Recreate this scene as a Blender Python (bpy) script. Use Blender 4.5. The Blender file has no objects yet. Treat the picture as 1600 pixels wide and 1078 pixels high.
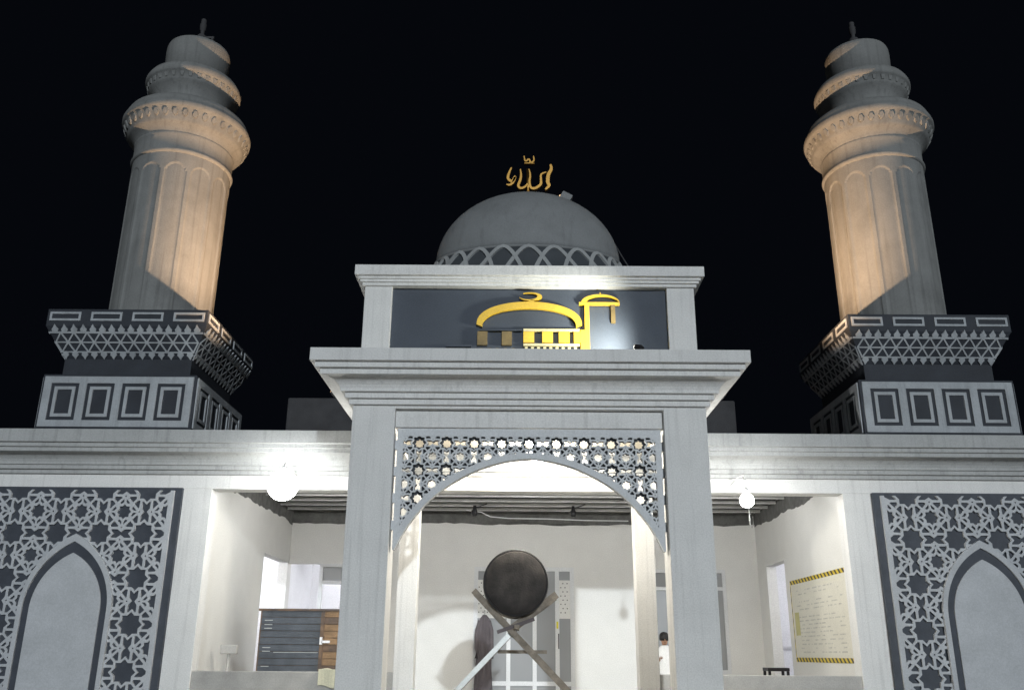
import bpy, bmesh, math, random
from mathutils import Vector, Matrix
from mathutils.geometry import tessellate_polygon
random.seed(7)
PI = math.pi
R = math.radians
S = bpy.context.scene
COL = S.collection

# ------------------------------------------------------------------ camera
cam_d = bpy.data.cameras.new('camera')
cam = bpy.data.objects.new('camera', cam_d); COL.objects.link(cam); S.camera = cam
cam_d.sensor_width = 36.0; cam_d.lens = 31.49; cam_d.clip_start = .05; cam_d.clip_end = 3000
th, ps, ro = R(18.987), R(.276), R(.460)
fw = Vector((-math.sin(ps)*math.cos(th), math.cos(ps)*math.cos(th), math.sin(th)))
r0 = Vector((math.cos(ps), math.sin(ps), 0)); u0 = r0.cross(fw)
rt = r0*math.cos(ro)+u0*math.sin(ro); up = -r0*math.sin(ro)+u0*math.cos(ro)
cam.matrix_world = Matrix(((rt.x, up.x, -fw.x, -.181), (rt.y, up.y, -fw.y, 0), (rt.z, up.z, -fw.z, 1.6), (0, 0, 0, 1)))

# ------------------------------------------------------------------ night sky, moon-weak sun, exposure
W = bpy.data.worlds.new('World'); S.world = W; W.use_nodes = True
bg = W.node_tree.nodes['Background']
bg.inputs[0].default_value = (.0016, .0021, .0034, 1); bg.inputs[1].default_value = 1.0
SUN_E, SUN_A = R(11), R(9)
sd = bpy.data.lights.new('sun', 'SUN'); sd.energy = 1.78; sd.angle = R(1.2); sd.color = (.88, .95, 1.0)
sun = bpy.data.objects.new('sun', sd); COL.objects.link(sun)
sdir = Vector((-math.sin(SUN_A)*math.cos(SUN_E), math.cos(SUN_A)*math.cos(SUN_E), -math.sin(SUN_E)))
sun.rotation_euler = sdir.to_track_quat('-Z', 'Y').to_euler(); sun.location = (4, -20, 12)
vs = S.view_settings
S.display_settings.display_device = 'sRGB'
vs.view_transform = 'Standard'; vs.look = 'None'; vs.exposure = 0.0; vs.gamma = 1.0
try: vs.use_curve_mapping = False
except Exception: pass
S.render.engine = 'CYCLES'
S.cycles.use_denoising = True
S.cycles.max_bounces = 8; S.cycles.diffuse_bounces = 5
S.cycles.sample_clamp_indirect = 6.0

# ------------------------------------------------------------------ materials
def mat(name, col, rough=.75, metal=0.0, var=.10, vscale=3.0, streak=0.0, bump=.15, bscale=60.0, col2=None, spec=.35, grime=0.0, grain=.09):
    m = bpy.data.materials.new(name); m.use_nodes = True
    nt = m.node_tree; N = nt.nodes; L = nt.links
    b = N['Principled BSDF']
    b.inputs['Roughness'].default_value = rough; b.inputs['Metallic'].default_value = metal
    b.inputs['Specular IOR Level'].default_value = spec
    tc = N.new('ShaderNodeTexCoord')
    n1 = N.new('ShaderNodeTexNoise'); n1.inputs['Scale'].default_value = vscale; n1.inputs['Detail'].default_value = 6
    L.new(tc.outputs['Object'], n1.inputs['Vector'])
    mr = N.new('ShaderNodeMapRange'); mr.inputs[1].default_value = .3; mr.inputs[2].default_value = .7
    mr.inputs[3].default_value = 1-var; mr.inputs[4].default_value = 1+var*.6
    L.new(n1.outputs['Fac'], mr.inputs[0])
    mx = N.new('ShaderNodeMix'); mx.data_type = 'RGBA'; mx.blend_type = 'MULTIPLY'; mx.inputs[0].default_value = 1
    mx.inputs[6].default_value = (*col, 1)
    L.new(mr.outputs[0], mx.inputs[7]); out = mx.outputs[2]
    if col2:
        n3 = N.new('ShaderNodeTexNoise'); n3.inputs['Scale'].default_value = vscale*.6; n3.inputs['Detail'].default_value = 4
        L.new(tc.outputs['Object'], n3.inputs['Vector'])
        m3 = N.new('ShaderNodeMapRange'); m3.inputs[1].default_value = .45; m3.inputs[2].default_value = .62
        L.new(n3.outputs['Fac'], m3.inputs[0])
        x3 = N.new('ShaderNodeMix'); x3.data_type = 'RGBA'; x3.inputs[7].default_value = (*col2, 1)
        L.new(m3.outputs[0], x3.inputs[0]); L.new(out, x3.inputs[6]); out = x3.outputs[2]
    if streak:
        mp = N.new('ShaderNodeMapping'); mp.inputs['Scale'].default_value = (14, 14, .5)
        L.new(tc.outputs['Object'], mp.inputs[0])
        n2 = N.new('ShaderNodeTexNoise'); n2.inputs['Scale'].default_value = 1.0; n2.inputs['Detail'].default_value = 5
        L.new(mp.outputs[0], n2.inputs['Vector'])
        m2 = N.new('ShaderNodeMapRange'); m2.inputs[1].default_value = .53; m2.inputs[2].default_value = .72
        m2.inputs[3].default_value = 1; m2.inputs[4].default_value = 1-streak
        L.new(n2.outputs['Fac'], m2.inputs[0])
        x2 = N.new('ShaderNodeMix'); x2.data_type = 'RGBA'; x2.blend_type = 'MULTIPLY'; x2.inputs[0].default_value = 1
        L.new(out, x2.inputs[6]); L.new(m2.outputs[0], x2.inputs[7]); out = x2.outputs[2]
    if grain:
        n5 = N.new('ShaderNodeTexNoise'); n5.inputs['Scale'].default_value = 55; n5.inputs['Detail'].default_value = 3
        L.new(tc.outputs['Object'], n5.inputs['Vector'])
        m5 = N.new('ShaderNodeMapRange'); m5.inputs[1].default_value = .3; m5.inputs[2].default_value = .7
        m5.inputs[3].default_value = 1-grain; m5.inputs[4].default_value = 1+grain
        L.new(n5.outputs['Fac'], m5.inputs[0])
        x5 = N.new('ShaderNodeMix'); x5.data_type = 'RGBA'; x5.blend_type = 'MULTIPLY'; x5.inputs[0].default_value = 1
        L.new(out, x5.inputs[6]); L.new(m5.outputs[0], x5.inputs[7]); out = x5.outputs[2]
    if grime:
        n4 = N.new('ShaderNodeTexNoise'); n4.inputs['Scale'].default_value = 1.3; n4.inputs['Detail'].default_value = 9; n4.inputs['Roughness'].default_value = .65
        L.new(tc.outputs['Object'], n4.inputs['Vector'])
        m4 = N.new('ShaderNodeMapRange'); m4.inputs[1].default_value = .5; m4.inputs[2].default_value = .75
        m4.inputs[3].default_value = 1; m4.inputs[4].default_value = 1-grime
        L.new(n4.outputs['Fac'], m4.inputs[0])
        x4 = N.new('ShaderNodeMix'); x4.data_type = 'RGBA'; x4.blend_type = 'MULTIPLY'; x4.inputs[0].default_value = 1
        L.new(out, x4.inputs[6]); L.new(m4.outputs[0], x4.inputs[7]); out = x4.outputs[2]
    L.new(out, b.inputs['Base Color'])
    if bump:
        nb = N.new('ShaderNodeTexNoise'); nb.inputs['Scale'].default_value = bscale; nb.inputs['Detail'].default_value = 5
        L.new(tc.outputs['Object'], nb.inputs['Vector'])
        bp = N.new('ShaderNodeBump'); bp.inputs['Strength'].default_value = bump; bp.inputs['Distance'].default_value = .01
        L.new(nb.outputs['Fac'], bp.inputs['Height']); L.new(bp.outputs[0], b.inputs['Normal'])
    return m

def emis(name, col, st):
    m = bpy.data.materials.new(name); m.use_nodes = True
    nt = m.node_tree; nt.nodes.remove(nt.nodes['Principled BSDF'])
    e = nt.nodes.new('ShaderNodeEmission'); e.inputs[0].default_value = (*col, 1); e.inputs[1].default_value = st
    nt.links.new(e.outputs[0], nt.nodes['Material Output'].inputs[0]); return m

M = {}
M['plaster'] = mat('white_plaster', (.72, .72, .71), .8, streak=.15, grime=.09, var=.04, bump=.2, bscale=45)
M['facade'] = mat('facade_paint', (.41, .42, .42), .8, streak=.20, grime=.12, var=.06, bump=.2, bscale=45)
M['trim'] = mat('pale_screen_board', (.60, .62, .64), .6, var=.06, bump=.1, streak=.05)
M['relief'] = mat('pale_relief_paint', (.45, .47, .495), .65, var=.08, bump=.15, grime=.15)
M['slate'] = mat('slate_blue_paint', (.050, .058, .074), .6, var=.2, vscale=5, bump=.15)
M['shaded_back'] = mat('shaded_slate_board', (.040, .047, .058), .6, var=.15, vscale=5, bump=.1)  # slate tone also carries the shade between the two screen layers
M['sign_wall'] = mat('blue_grey_sign_board', (.064, .077, .100), .7, var=.10, vscale=2.0, bump=.05, grime=.15)
M['min_white'] = mat('weathered_dimmed_white', (.37, .395, .42), .8, var=.12, streak=.15, bump=.25, grime=.2)  # white darkened to stand in for light falloff; streaks and grime are wear
M['min_dark'] = mat('weathered_slate_paint', (.030, .035, .045), .7, var=.2, bump=.2)
M['min_shaft'] = mat('weathered_dimmed_plaster', (.21, .215, .212), .85, var=.10, streak=.22, bump=.3, bscale=35, grime=.25)  # base tone lowered for weaker light at the minarets, besides streaks and grime
M['dome'] = mat('dome_dimmed_grey', (.215, .226, .232), .7, var=.08, streak=.12, bump=.15, grime=.18)  # dull grey also stands in for weaker light on the farther dome
M['relief_old'] = mat('weathered_strip_paint', (.34, .355, .36), .7, var=.1, bump=.15, grime=.15)
M['slat_flare'] = mat('flare_tinted_slat_wood', (.075, .085, .10), .5, var=.3, vscale=5, bump=.2)  # blue cast of lens flare painted into the slat colour
M['dome_dark'] = mat('dome_belt_slate', (.055, .063, .072), .7, var=.15, bump=.15)
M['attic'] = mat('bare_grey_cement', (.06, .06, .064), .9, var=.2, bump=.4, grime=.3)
M['roof'] = mat('roof_cement', (.16, .16, .16), .9, var=.2, bump=.4)
M['inner'] = mat('cream_wall_paint', (.70, .695, .672), .8, var=.03, bump=.12, grime=.02)
M['porch'] = mat('cream_soffit_paint', (.72, .66, .55), .8, var=.05, bump=.1)
M['bare'] = mat('unplastered_cement', (.13, .13, .125), .95, var=.3, vscale=6, bump=.6, bscale=25, grime=.3)
M['board'] = mat('grey_ceiling_sheet', (.13, .135, .13), .8, var=.25, vscale=2.5, bump=.25)
M['batten'] = mat('pale_batten', (.50, .50, .49), .7, var=.15)
M['floor'] = mat('pale_floor_tile', (.55, .53, .48), .35, var=.06, bump=.03)
M['concrete'] = mat('paving_concrete', (.22, .215, .205), .9, var=.2, vscale=1.2, bump=.3, grime=.2)
M['grey_wall'] = mat('low_wall_cement', (.42, .41, .39), .85, var=.12, bump=.3, grime=.2)
M['gold'] = mat('dull_gold', (.38, .22, .06), .42, metal=1.0, var=.05, bump=.05)
M['yellow'] = mat('golden_acrylic', (.78, .49, .025), .35, var=.10, vscale=8, bump=.05)
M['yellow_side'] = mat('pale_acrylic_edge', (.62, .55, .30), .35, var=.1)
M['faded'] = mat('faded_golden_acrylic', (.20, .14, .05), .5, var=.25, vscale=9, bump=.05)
M['black'] = mat('black_metal', (.018, .018, .02), .45, var=.1, bump=.05)
M['skin'] = mat('dark_drum_hide', (.020, .018, .018), .75, var=.45, vscale=7, bump=.3, bscale=40, col2=(.036, .032, .031))
M['drumwood'] = mat('dark_drum_wood', (.045, .03, .02), .4, var=.3, vscale=6, bump=.1)
M['oldwood'] = mat('grey_old_timber', (.21, .185, .155), .8, var=.35, vscale=9, bump=.4, bscale=30)
M['steel'] = mat('galvanised_steel', (.42, .43, .42), .4, metal=.7, var=.15)
M['wood'] = mat('brown_slat_wood', (.15, .095, .06), .55, var=.3, vscale=5, bump=.2, col2=(.08, .06, .05))
M['wood_pale'] = mat('ochre_slat_wood', (.24, .15, .08), .55, var=.3, vscale=5, bump=.2)
M['alu'] = mat('white_aluminium_frame', (.66, .67, .68), .4, var=.05, bump=.02)
M['cloth_cream'] = mat('cream_cloth', (.60, .58, .44), .9, var=.08, bump=.2)
M['cloth_dark'] = mat('dark_cloth', (.11, .097, .104), .95, var=.2, bump=.3)
M['white_cloth'] = mat('white_cotton', (.75, .74, .72), .9, var=.05, bump=.2)
M['flesh'] = mat('brown_skin', (.33, .18, .11), .55, var=.08, bump=.05)
M['hair'] = mat('black_hair', (.012, .010, .009), .6, var=.2)
M['paper'] = mat('banner_sheet', (.66, .64, .56), .7, var=.05, vscale=2, bump=.05)
M['ink'] = mat('faint_grey_ink', (.52, .51, .46), .8, var=.2, vscale=8, bump=0)
M['tape_y'] = mat('yellow_tape', (.62, .47, .04), .5, var=.08, bump=0)
M['tape_k'] = mat('black_tape_print', (.03, .03, .03), .5, var=.1, bump=0)
M['white'] = mat('white_gloss_paint', (.78, .78, .80), .45, var=.03, bump=.03)
M['sticker_y'] = mat('yellow_sticker', (.70, .60, .04), .5, var=.1, bump=0)
M['sticker_g'] = mat('green_sticker', (.10, .38, .30), .5, var=.1, bump=0)
g = bpy.data.materials.new('smoky_glass'); g.use_nodes = True
b = g.node_tree.nodes['Principled BSDF']; b.inputs['Base Color'].default_value = (.31, .32, .33, 1)
b.inputs['Roughness'].default_value = .08; b.inputs['Specular IOR Level'].default_value = .7; M['glass'] = g
M['lamp_left'] = emis('globe_lamp_glow', (1.0, 1.0, .96), 42)
M['lamp_right'] = emis('bulb_glow', (1.0, .99, .95), 200)
M['lamp_porch'] = emis('porch_bulb_glow', (1.0, .93, .80), 540)
M['tube'] = emis('tube_glow', (1.0, 1.0, .985), 215)
M['tube_room'] = emis('room_tube_glow', (.95, .96, 1.0), 330)
M['lens_warm'] = emis('warm_lens_glow', (1.0, .66, .36), 1.5)
M['lens_cool'] = emis('cool_lens_glow', (1.0, 1.0, .92), 2.5)

# ------------------------------------------------------------------ builders
class MB:
    def __init__(s): s.v = []; s.f = []; s.sm = []; s.k = 0
    def face(s, idx, smooth=False): s.f.append(idx); s.sm.append(smooth)
    def box(s, x0, x1, y0, y1, z0, z1):
        n = len(s.v)
        for z in (z0, z1):
            for (x, y) in ((x0, y0), (x1, y0), (x1, y1), (x0, y1)): s.v.append((x, y, z))
        for q in ((0, 3, 2, 1), (4, 5, 6, 7), (0, 1, 5, 4), (1, 2, 6, 5), (2, 3, 7, 6), (3, 0, 4, 7)): s.face([n+i for i in q])
        return s
    def rings(s, rings, close=False, cap0=True, cap1=True, smooth=False):
        n = len(s.v); m = len(rings[0])
        for r in rings: s.v.extend([tuple(p) for p in r])
        for i in range(len(rings)-1):
            for j in range(m):
                k = (j+1) % m
                s.face([n+i*m+j, n+i*m+k, n+(i+1)*m+k, n+(i+1)*m+j], smooth)
        if cap0: s.face([n+j for j in range(m)][::-1])
        if cap1: s.face([n+(len(rings)-1)*m+j for j in range(m)])
        return s
    def rect_profile(s, x0, x1, y0, y1, prof, cap0=True, cap1=True, hollow=0):
        if hollow:
            prof = prof+[(-hollow, prof[-1][1]), (-hollow, prof[0][1]), prof[0]]; cap0 = cap1 = False
        return s.rings([[(x0-p, y0-p, z), (x1+p, y0-p, z), (x1+p, y1+p, z), (x0-p, y1+p, z)] for p, z in prof], cap0=cap0, cap1=cap1)
    def lathe(s, cx, cy, prof, n=48, smooth=True, sy=1.0, cap0=True, cap1=True, mod=None):
        rs = []
        for r, z in prof:
            ring = []
            for j in range(n):
                a = 2*PI*j/n; q = r*(mod(a, z) if mod else 1)
                ring.append((cx+q*math.cos(a), cy+sy*q*math.sin(a), z))
            rs.append(ring)
        return s.rings(rs, smooth=smooth, cap0=cap0, cap1=cap1)
    def tube(s, pts, r, n=8, smooth=True):
        pts = [Vector(p) for p in pts]; rs = []
        rr = r if isinstance(r, (list, tuple)) else [r]*len(pts)
        for i, p in enumerate(pts):
            t = (pts[min(i+1, len(pts)-1)]-pts[max(i-1, 0)]).normalized()
            a = t.cross(Vector((0, 0, 1)))
            if a.length < 1e-3: a = t.cross(Vector((1, 0, 0)))
            a.normalize(); c = t.cross(a)
            rs.append([p+(a*math.cos(2*PI*j/n)+c*math.sin(2*PI*j/n))*rr[i] for j in range(n)])
        return s.rings(rs, smooth=smooth)
    def beam(s, p, q, w, h):
        p = Vector(p); q = Vector(q); t = (q-p).normalized()
        a = t.cross(Vector((0, 1, 0))).normalized(); c = t.cross(a).normalized()
        return s.rings([[o+a*w/2*i+c*h/2*j for i, j in ((-1, -1), (1, -1), (1, 1), (-1, 1))] for o in (p, q)])
    def ribbon(s, pts, nrm, w, t0, t1):
        """a flat band along pts lying on a surface with normals nrm, from t0 to t1 above it"""
        pts = [Vector(p) for p in pts]; nrm = [Vector(q).normalized() for q in nrm]; rs = []
        ww = w if isinstance(w, (list, tuple)) else [w]*len(pts)
        s.k += 1; j = (s.k % 9)*.0004
        for i, p in enumerate(pts):
            t = (pts[min(i+1, len(pts)-1)]-pts[max(i-1, 0)]).normalized()
            d = nrm[i].cross(t).normalized()*ww[i]/2
            rs.append([p-d+nrm[i]*t0, p+d+nrm[i]*t0, p+d+nrm[i]*(t1+j), p-d+nrm[i]*(t1+j)])
        return s.rings(rs)
    def build(s, name, m, parent=None, bevel=0.0, **props):
        me = bpy.data.meshes.new(name)
        off = Vector((0, 0, 0)); q = parent
        while q is not None: off += q.location; q = q.parent
        vs_ = [(a-off.x, b_-off.y, c-off.z) for a, b_, c in s.v]
        me.from_pydata(vs_, [], s.f)
        me.polygons.foreach_set('use_smooth', s.sm)
        bm = bmesh.new(); bm.from_mesh(me); bmesh.ops.recalc_face_normals(bm, faces=bm.faces); bm.to_mesh(me); bm.free()
        me.materials.append(m)
        o = bpy.data.objects.new(name, me); COL.objects.link(o); o.parent = parent
        if bevel:
            bv = o.modifiers.new('bevel', 'BEVEL'); bv.width = bevel; bv.segments = 2; bv.limit_method = 'ANGLE'
        for k, v in props.items(): o[k] = v
        return o

class Frame:
    """2-D frame on a wall face: (u, v) plus height t along the normal"""
    def __init__(s, o, u, v, n): s.o = Vector(o); s.u = Vector(u).normalized(); s.v = Vector(v).normalized(); s.n = Vector(n).normalized(); s.k = 0
    def p(s, a, t=0): return tuple(s.o+s.u*a[0]+s.v*a[1]+s.n*t)
    def poly(s, mb, pts, t0, t1, jit=True):
        if jit: s.k += 1; t1 += (s.k % 11)*.0003
        mb.rings([[s.p(a, t0) for a in pts], [s.p(a, t1) for a in pts]])
    def strip(s, mb, a, b_, w, t0, t1):
        a = Vector(a); b_ = Vector(b_); d = (b_-a).normalized(); e = Vector((-d.y, d.x))*w/2
        s.poly(mb, [a-e, b_-e, b_+e, a+e], t0, t1)
    def frame(s, mb, x0, x1, y0, y1, w, t0, t1):
        """a rectangular picture-frame of width w: one ring"""
        n = len(mb.v)
        for t in (t0, t1):
            for k in (0, w):
                for a in ((x0+k, y0+k), (x1-k, y0+k), (x1-k, y1-k), (x0+k, y1-k)): mb.v.append(s.p(a, t))
        for j in range(4):
            k = (j+1) % 4
            mb.face([n+8+j, n+8+k, n+12+k, n+12+j]); mb.face([n+j, n+4+j, n+4+k, n+k])
            mb.face([n+j, n+k, n+8+k, n+8+j]); mb.face([n+4+j, n+12+j, n+12+k, n+4+k])
    def plate(s, mb, outer, holes, t0, t1):
        """outer outline with holes cut through, as one sheet with depth"""
        loops = [outer]+holes
        tri = tessellate_polygon([[Vector((x, y, 0)) for x, y in lp] for lp in loops])
        flat = [p for lp in loops for p in lp]; n = len(mb.v); m = len(flat)
        for t in (t0, t1): mb.v.extend([s.p(a, t) for a in flat])
        for q in tri:
            mb.face([n+m+i for i in q]); mb.face([n+i for i in q[::-1]])
        k = 0
        for lp in loops:
            L_ = len(lp)
            for i in range(L_):
                j = (i+1) % L_; mb.face([n+k+i, n+k+j, n+m+k+j, n+m+k+i])
            k += L_

def thing(name, label, cat, loc=(0, 0, 0), group=None):
    o = bpy.data.objects.new(name, None); COL.objects.link(o); o.location = loc
    o['label'] = label; o['category'] = cat
    if group: o['group'] = group
    return o
def tag(o, label, cat, group=None):
    o['label'] = label; o['category'] = cat
    if group: o['group'] = group
    return o
def struct(o): o['kind'] = 'structure'; return o
def arc(cx, cz, r, a0, a1, n): return [(cx+r*math.cos(R(a0+(a1-a0)*i/n)), cz+r*math.sin(R(a0+(a1-a0)*i/n))) for i in range(n+1)]

# ------------------------------------------------------------------ star pattern (unit cell 1 x 1)
def star(cx, cy, Ro, Ri): return [(cx+(Ro if k % 2 == 0 else Ri)*math.cos(k*PI/8), cy+(Ro if k % 2 == 0 else Ri)*math.sin(k*PI/8)) for k in range(16)]
OVAL = [(.224, .024), (.296, .024), (.206, .116), (.176, .076)]
TRI = [(.322, .078), (.345, .096), (.350, .256), (.296, .260), (.216, .184)]
LOBE = [(.465, 0), (.405, .082), (.402, .234), (.432, .234), (.5, .168), (.568, .234), (.598, .234), (.595, .082), (.535, 0), (.595, -.082), (.598, -.234), (.568, -.234), (.5, -.168), (.432, -.234), (.402, -.234), (.405, -.082)]
def star_cells():
    c = [star(0, 0, .172, .132), star(.5, .5, .272, .208), LOBE, [(y, x) for x, y in LOBE]]
    for k in range(4):
        ca, sa = (1, 0, -1, 0)[k], (0, 1, 0, -1)[k]
        rot = lambda q: (q[0]*ca-q[1]*sa, q[0]*sa+q[1]*ca)
        c.append([rot(q) for q in ((.382, 0), (.36, .022), (.338, 0), (.36, -.022))])
        for base in (OVAL, TRI):
            c.append([rot(q) for q in base]); c.append([rot((x, -y)) for x, y in base])
    return c
def clip(poly, a, b_, c):
    """keep the part of poly with a*x + b*y <= c"""
    out = []
    for i in range(len(poly)):
        p, q = poly[i], poly[(i+1) % len(poly)]
        dp, dq = a*p[0]+b_*p[1]-c, a*q[0]+b_*q[1]-c
        if dp <= 0: out.append(p)
        if (dp < 0 < dq) or (dq < 0 < dp):
            t = dp/(dp-dq); out.append((p[0]+(q[0]-p[0])*t, p[1]+(q[1]-p[1])*t))
    return out
def area(p): return abs(sum(p[i][0]*p[(i+1) % len(p)][1]-p[(i+1) % len(p)][0]*p[i][1] for i in range(len(p))))/2
def dedupe(p):
    o = []
    for q in p:
        if not o or (abs(q[0]-o[-1][0])+abs(q[1]-o[-1][1]) > 1e-4): o.append(q)
    if len(o) > 1 and abs(o[0][0]-o[-1][0])+abs(o[0][1]-o[-1][1]) < 1e-4: o.pop()
    return o
def pattern(a, ox, oy, x0, x1, y0, y1, cells, extra=None, amin=.0006):
    """holes of the pattern with a small star at (ox, oy), clipped to a rectangle"""
    res = []
    for i in range(math.floor((x0-ox)/a)-1, math.ceil((x1-ox)/a)+2):
        for j in range(math.floor((y0-oy)/a)-1, math.ceil((y1-oy)/a)+2):
            for c in cells:
                p = [(ox+(i+x)*a, oy+(j+y)*a) for x, y in c]
                for (A, B, Cc) in ((1, 0, x1), (-1, 0, -x0), (0, 1, y1), (0, -1, -y0)):
                    if p: p = clip(p, A, B, Cc)
                if p and extra: p = extra(p)
                if p: p = dedupe(p)
                if p and len(p) > 2 and area(p) > amin*a*a: res.append(p)
    return res

# ================================================================== ground
mb = MB(); mb.box(-600, 600, -600, 600, -.5, 0); struct(mb.build('ground', M['concrete']))
mb = MB(); mb.box(-9.2, 9.2, 14.0, 20.2, 0, .45); struct(mb.build('hall_floor', M['floor']))
mb = MB(); mb.box(-2.7, 2.7, 11.2, 13.998, 0, .30); struct(mb.build('porch_floor', M['floor']))
mb = MB(); mb.box(-2.7, 2.7, 10.85, 11.198, 0, .15); struct(mb.build('porch_step', M['floor']))

# ================================================================== hall building
hall = thing('mosque_hall', 'long white prayer hall behind the porch, with deep cornice and open verandah bays', 'building', (0, 14, 0))
CORN = [(.0, 4.22), (.05, 4.22), (.05, 4.285), (.10, 4.285), (.10, 4.35), (.13, 4.35)]
CORN += [(.13+.2*(1-math.cos(R(a))), 4.35+.16*math.sin(R(a))) for a in (15, 30, 45, 60, 75, 90)]
CORN += [(.37, 4.51), (.37, 4.575), (.41, 4.575), (.41, 4.64), (.46, 4.64), (.46, 4.842)]
mb = MB(); mb.rect_profile(-8.9, 8.9, 14, 20.1, CORN, hollow=.28); mb.build('cornice', M['facade'], hall, bevel=.006)
mb = MB(); mb.box(-8.9, 8.9, 14.0, 14.3, 4.0, 4.22); mb.build('front_beam', M['plaster'], hall, bevel=.008)
for s in (-1, 1):
    for a, b_ in ((4.93, 5.55), (8.3, 8.9)):
        mb = MB(); mb.box(min(s*a, s*b_), max(s*a, s*b_), 14.0, 14.3, .45, 4.0); mb.build('pier', M['plaster'], hall, bevel=.008)
    mb = MB(); mb.box(min(s*1.66, s*1.96), max(s*1.66, s*1.96), 14.0, 14.3, .45, 4.0); mb.build('pier', M['plaster'], hall, bevel=.008)
    mb = MB(); mb.box(min(s*5.55, s*8.3), max(s*5.55, s*8.3), 14.02, 14.28, .45, 4.0); mb.build('bay_wall', M['facade'], hall)
    x0, x1 = sorted((s*1.96, s*4.93))
    mb = MB(); mb.box(x0, x1, 14.04, 14.2, .45, 1.325); mb.build('low_wall', M['grey_wall'], hall, bevel=.01)
mb = MB(); mb.box(-8.9, 8.9, 14.3, 20.1, 4.62, 4.78); mb.build('roof_slab', M['roof'], hall)
# ceiling sheets and battens
for i in range(9):
    y0 = 14.32+i*.585
    mb = MB(); mb.box(-4.98, 4.98, y0, y0+.575, 4.50+(i % 2)*.012, 4.60); mb.build('ceiling_sheet', M['board'], hall)
    mb = MB(); mb.box(-4.98, 4.98, y0-.03, y0+.03, 4.44, 4.497); mb.build('batten', M['batten'], hall)
# inner walls: left, right (with doorways) and back
def wall_x(x0, x1, pieces, name='inner_wall'):
    for (y0, y1, z0, z1) in pieces:
        mb = MB(); mb.box(x0, x1, y0, y1, z0, z1); mb.build(name, M['inner'], hall)
wall_x(5.0, 5.2, [(14.301, 17.66, .45, 4.6), (17.66, 18.94, 3.34, 4.6), (18.94, 19.6, .45, 4.6)])
wall_x(-5.2, -5.0, [(14.301, 17.6, .45, 4.6), (17.6, 19.5, 3.40, 4.6), (19.5, 19.6, .45, 4.6)])
BW = [(-5.2, -5.0, .45, 4.6), (-5.0, -3.0, 3.385, 4.6), (-3.0, -1.04, .45, 4.6), (-1.04, 1.08, 3.345, 4.6), (1.08, 2.62, .45, 4.6), (2.62, 4.30, 3.32, 4.6), (2.62, 4.30, .45, 1.24), (4.30, 5.2, .45, 4.6)]
for x0, x1, z0, z1 in BW:
    mb = MB(); mb.box(x0, x1, 19.6, 19.8, z0, z1); mb.build('back_wall', M['inner'], hall)
# unplastered ragged strip along the top of the inner walls
def ragged(fr, L_, zlo, zhi, amp):
    n = 60; pts = [(0, zhi)]
    h = 0
    low = []
    for i in range(n+1):
        h = .75*h+random.uniform(-amp, amp); low.append((L_*i/n, zlo+h))
    mb = MB()
    for i in range(n):
        fr.poly(mb, [low[i], low[i+1], (low[i+1][0], zhi), (low[i][0], zhi)], 0, .008, jit=False)
    return mb
ragged(Frame((-5, 19.598, 0), (1, 0, 0), (0, 0, 1), (0, -1, 0)), 10, 4.25, 4.5, .022).build('bare_strip', M['bare'], hall)
ragged(Frame((4.998, 14.32, 0), (0, 1, 0), (0, 0, 1), (-1, 0, 0)), 5.25, 4.20, 4.5, .02).build('bare_strip', M['bare'], hall)
ragged(Frame((-4.998, 14.32, 0), (0, 1, 0), (0, 0, 1), (1, 0, 0)), 5.25, 4.22, 4.5, .02).build('bare_strip', M['bare'], hall)
# lit side rooms beyond the doorways
def room(x0, x1, y0, y1, z0, z1, open_):
    for k, bx in (('x0', (x0-.1, x0, y0, y1, z0, z1)), ('x1', (x1, x1+.1, y0, y1, z0, z1)), ('y0', (x0-.1, x1+.1, y0-.1, y0, z0, z1)), ('y1', (x0-.1, x1+.1, y1, y1+.1, z0, z1)), ('z0', (x0, x1, y0, y1, z0-.1, z0)), ('z1', (x0-.1, x1+.1, y0-.1, y1+.1, z1, z1+.1))):
        if k not in open_:
            mb = MB(); mb.box(*bx); mb.build('room_wall', M['white'], hall)
room(5.205, 8.0, 16.4, 21.9, .45, 3.7, ('x0',))
room(-8.0, -5.205, 16.6, 19.9, .45, 3.7, ('x1',))
room(-5.1, -1.2, 19.905, 22.4, .45, 3.7, ('y0',))
room(-1.1, 5.0, 19.905, 22.4, .45, 3.7, ('y0',))
# back door and windows (aluminium frames, smoky panes)
def glazed(name, x0, x1, z0, z1, y, bars_x, bars_z, pane, w=.055):
    fr = Frame((x0, y, z0), (1, 0, 0), (0, 0, 1), (0, -1, 0))
    mb = MB(); fr.frame(mb, 0, x1-x0, 0, z1-z0, w, -.05, .045)
    o = mb.build(name, M['alu'], hall)
    for bx in bars_x:
        mb = MB(); mb.box(bx-w/2, bx+w/2, y-.04, y+.04, z0+w, z1-w); mb.build('mullion', M['alu'], o)
    for bz in bars_z:
        mb = MB(); mb.box(x0+w, x1-w, y-.036, y+.036, bz-w/2, bz+w/2); mb.build('transom', M['alu'], o)
    if pane:
        mb = MB(); mb.box(x0+w, x1-w, y-.006, y+.006, z0+w, z1-w); mb.build('pane', pane, o)
    return o
cd = glazed('glass_door', -1.04, 1.08, .45, 3.345, 19.66, (-.30, .245, .72), (1.02,), M['glass'], .085)
wn = glazed('window', 2.62, 4.30, 1.24, 3.32, 19.66, (3.4,), (2.93,), M['glass'], .07)
ld = glazed('glass_door', -4.34, -3.0, .45, 3.385, 19.66, (-3.55,), (3.0,), None, .07)
mb = MB(); mb.box(-4.27, -3.585, 19.655, 19.665, 3.04, 3.315); mb.build('pane', M['glass'], ld)
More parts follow.
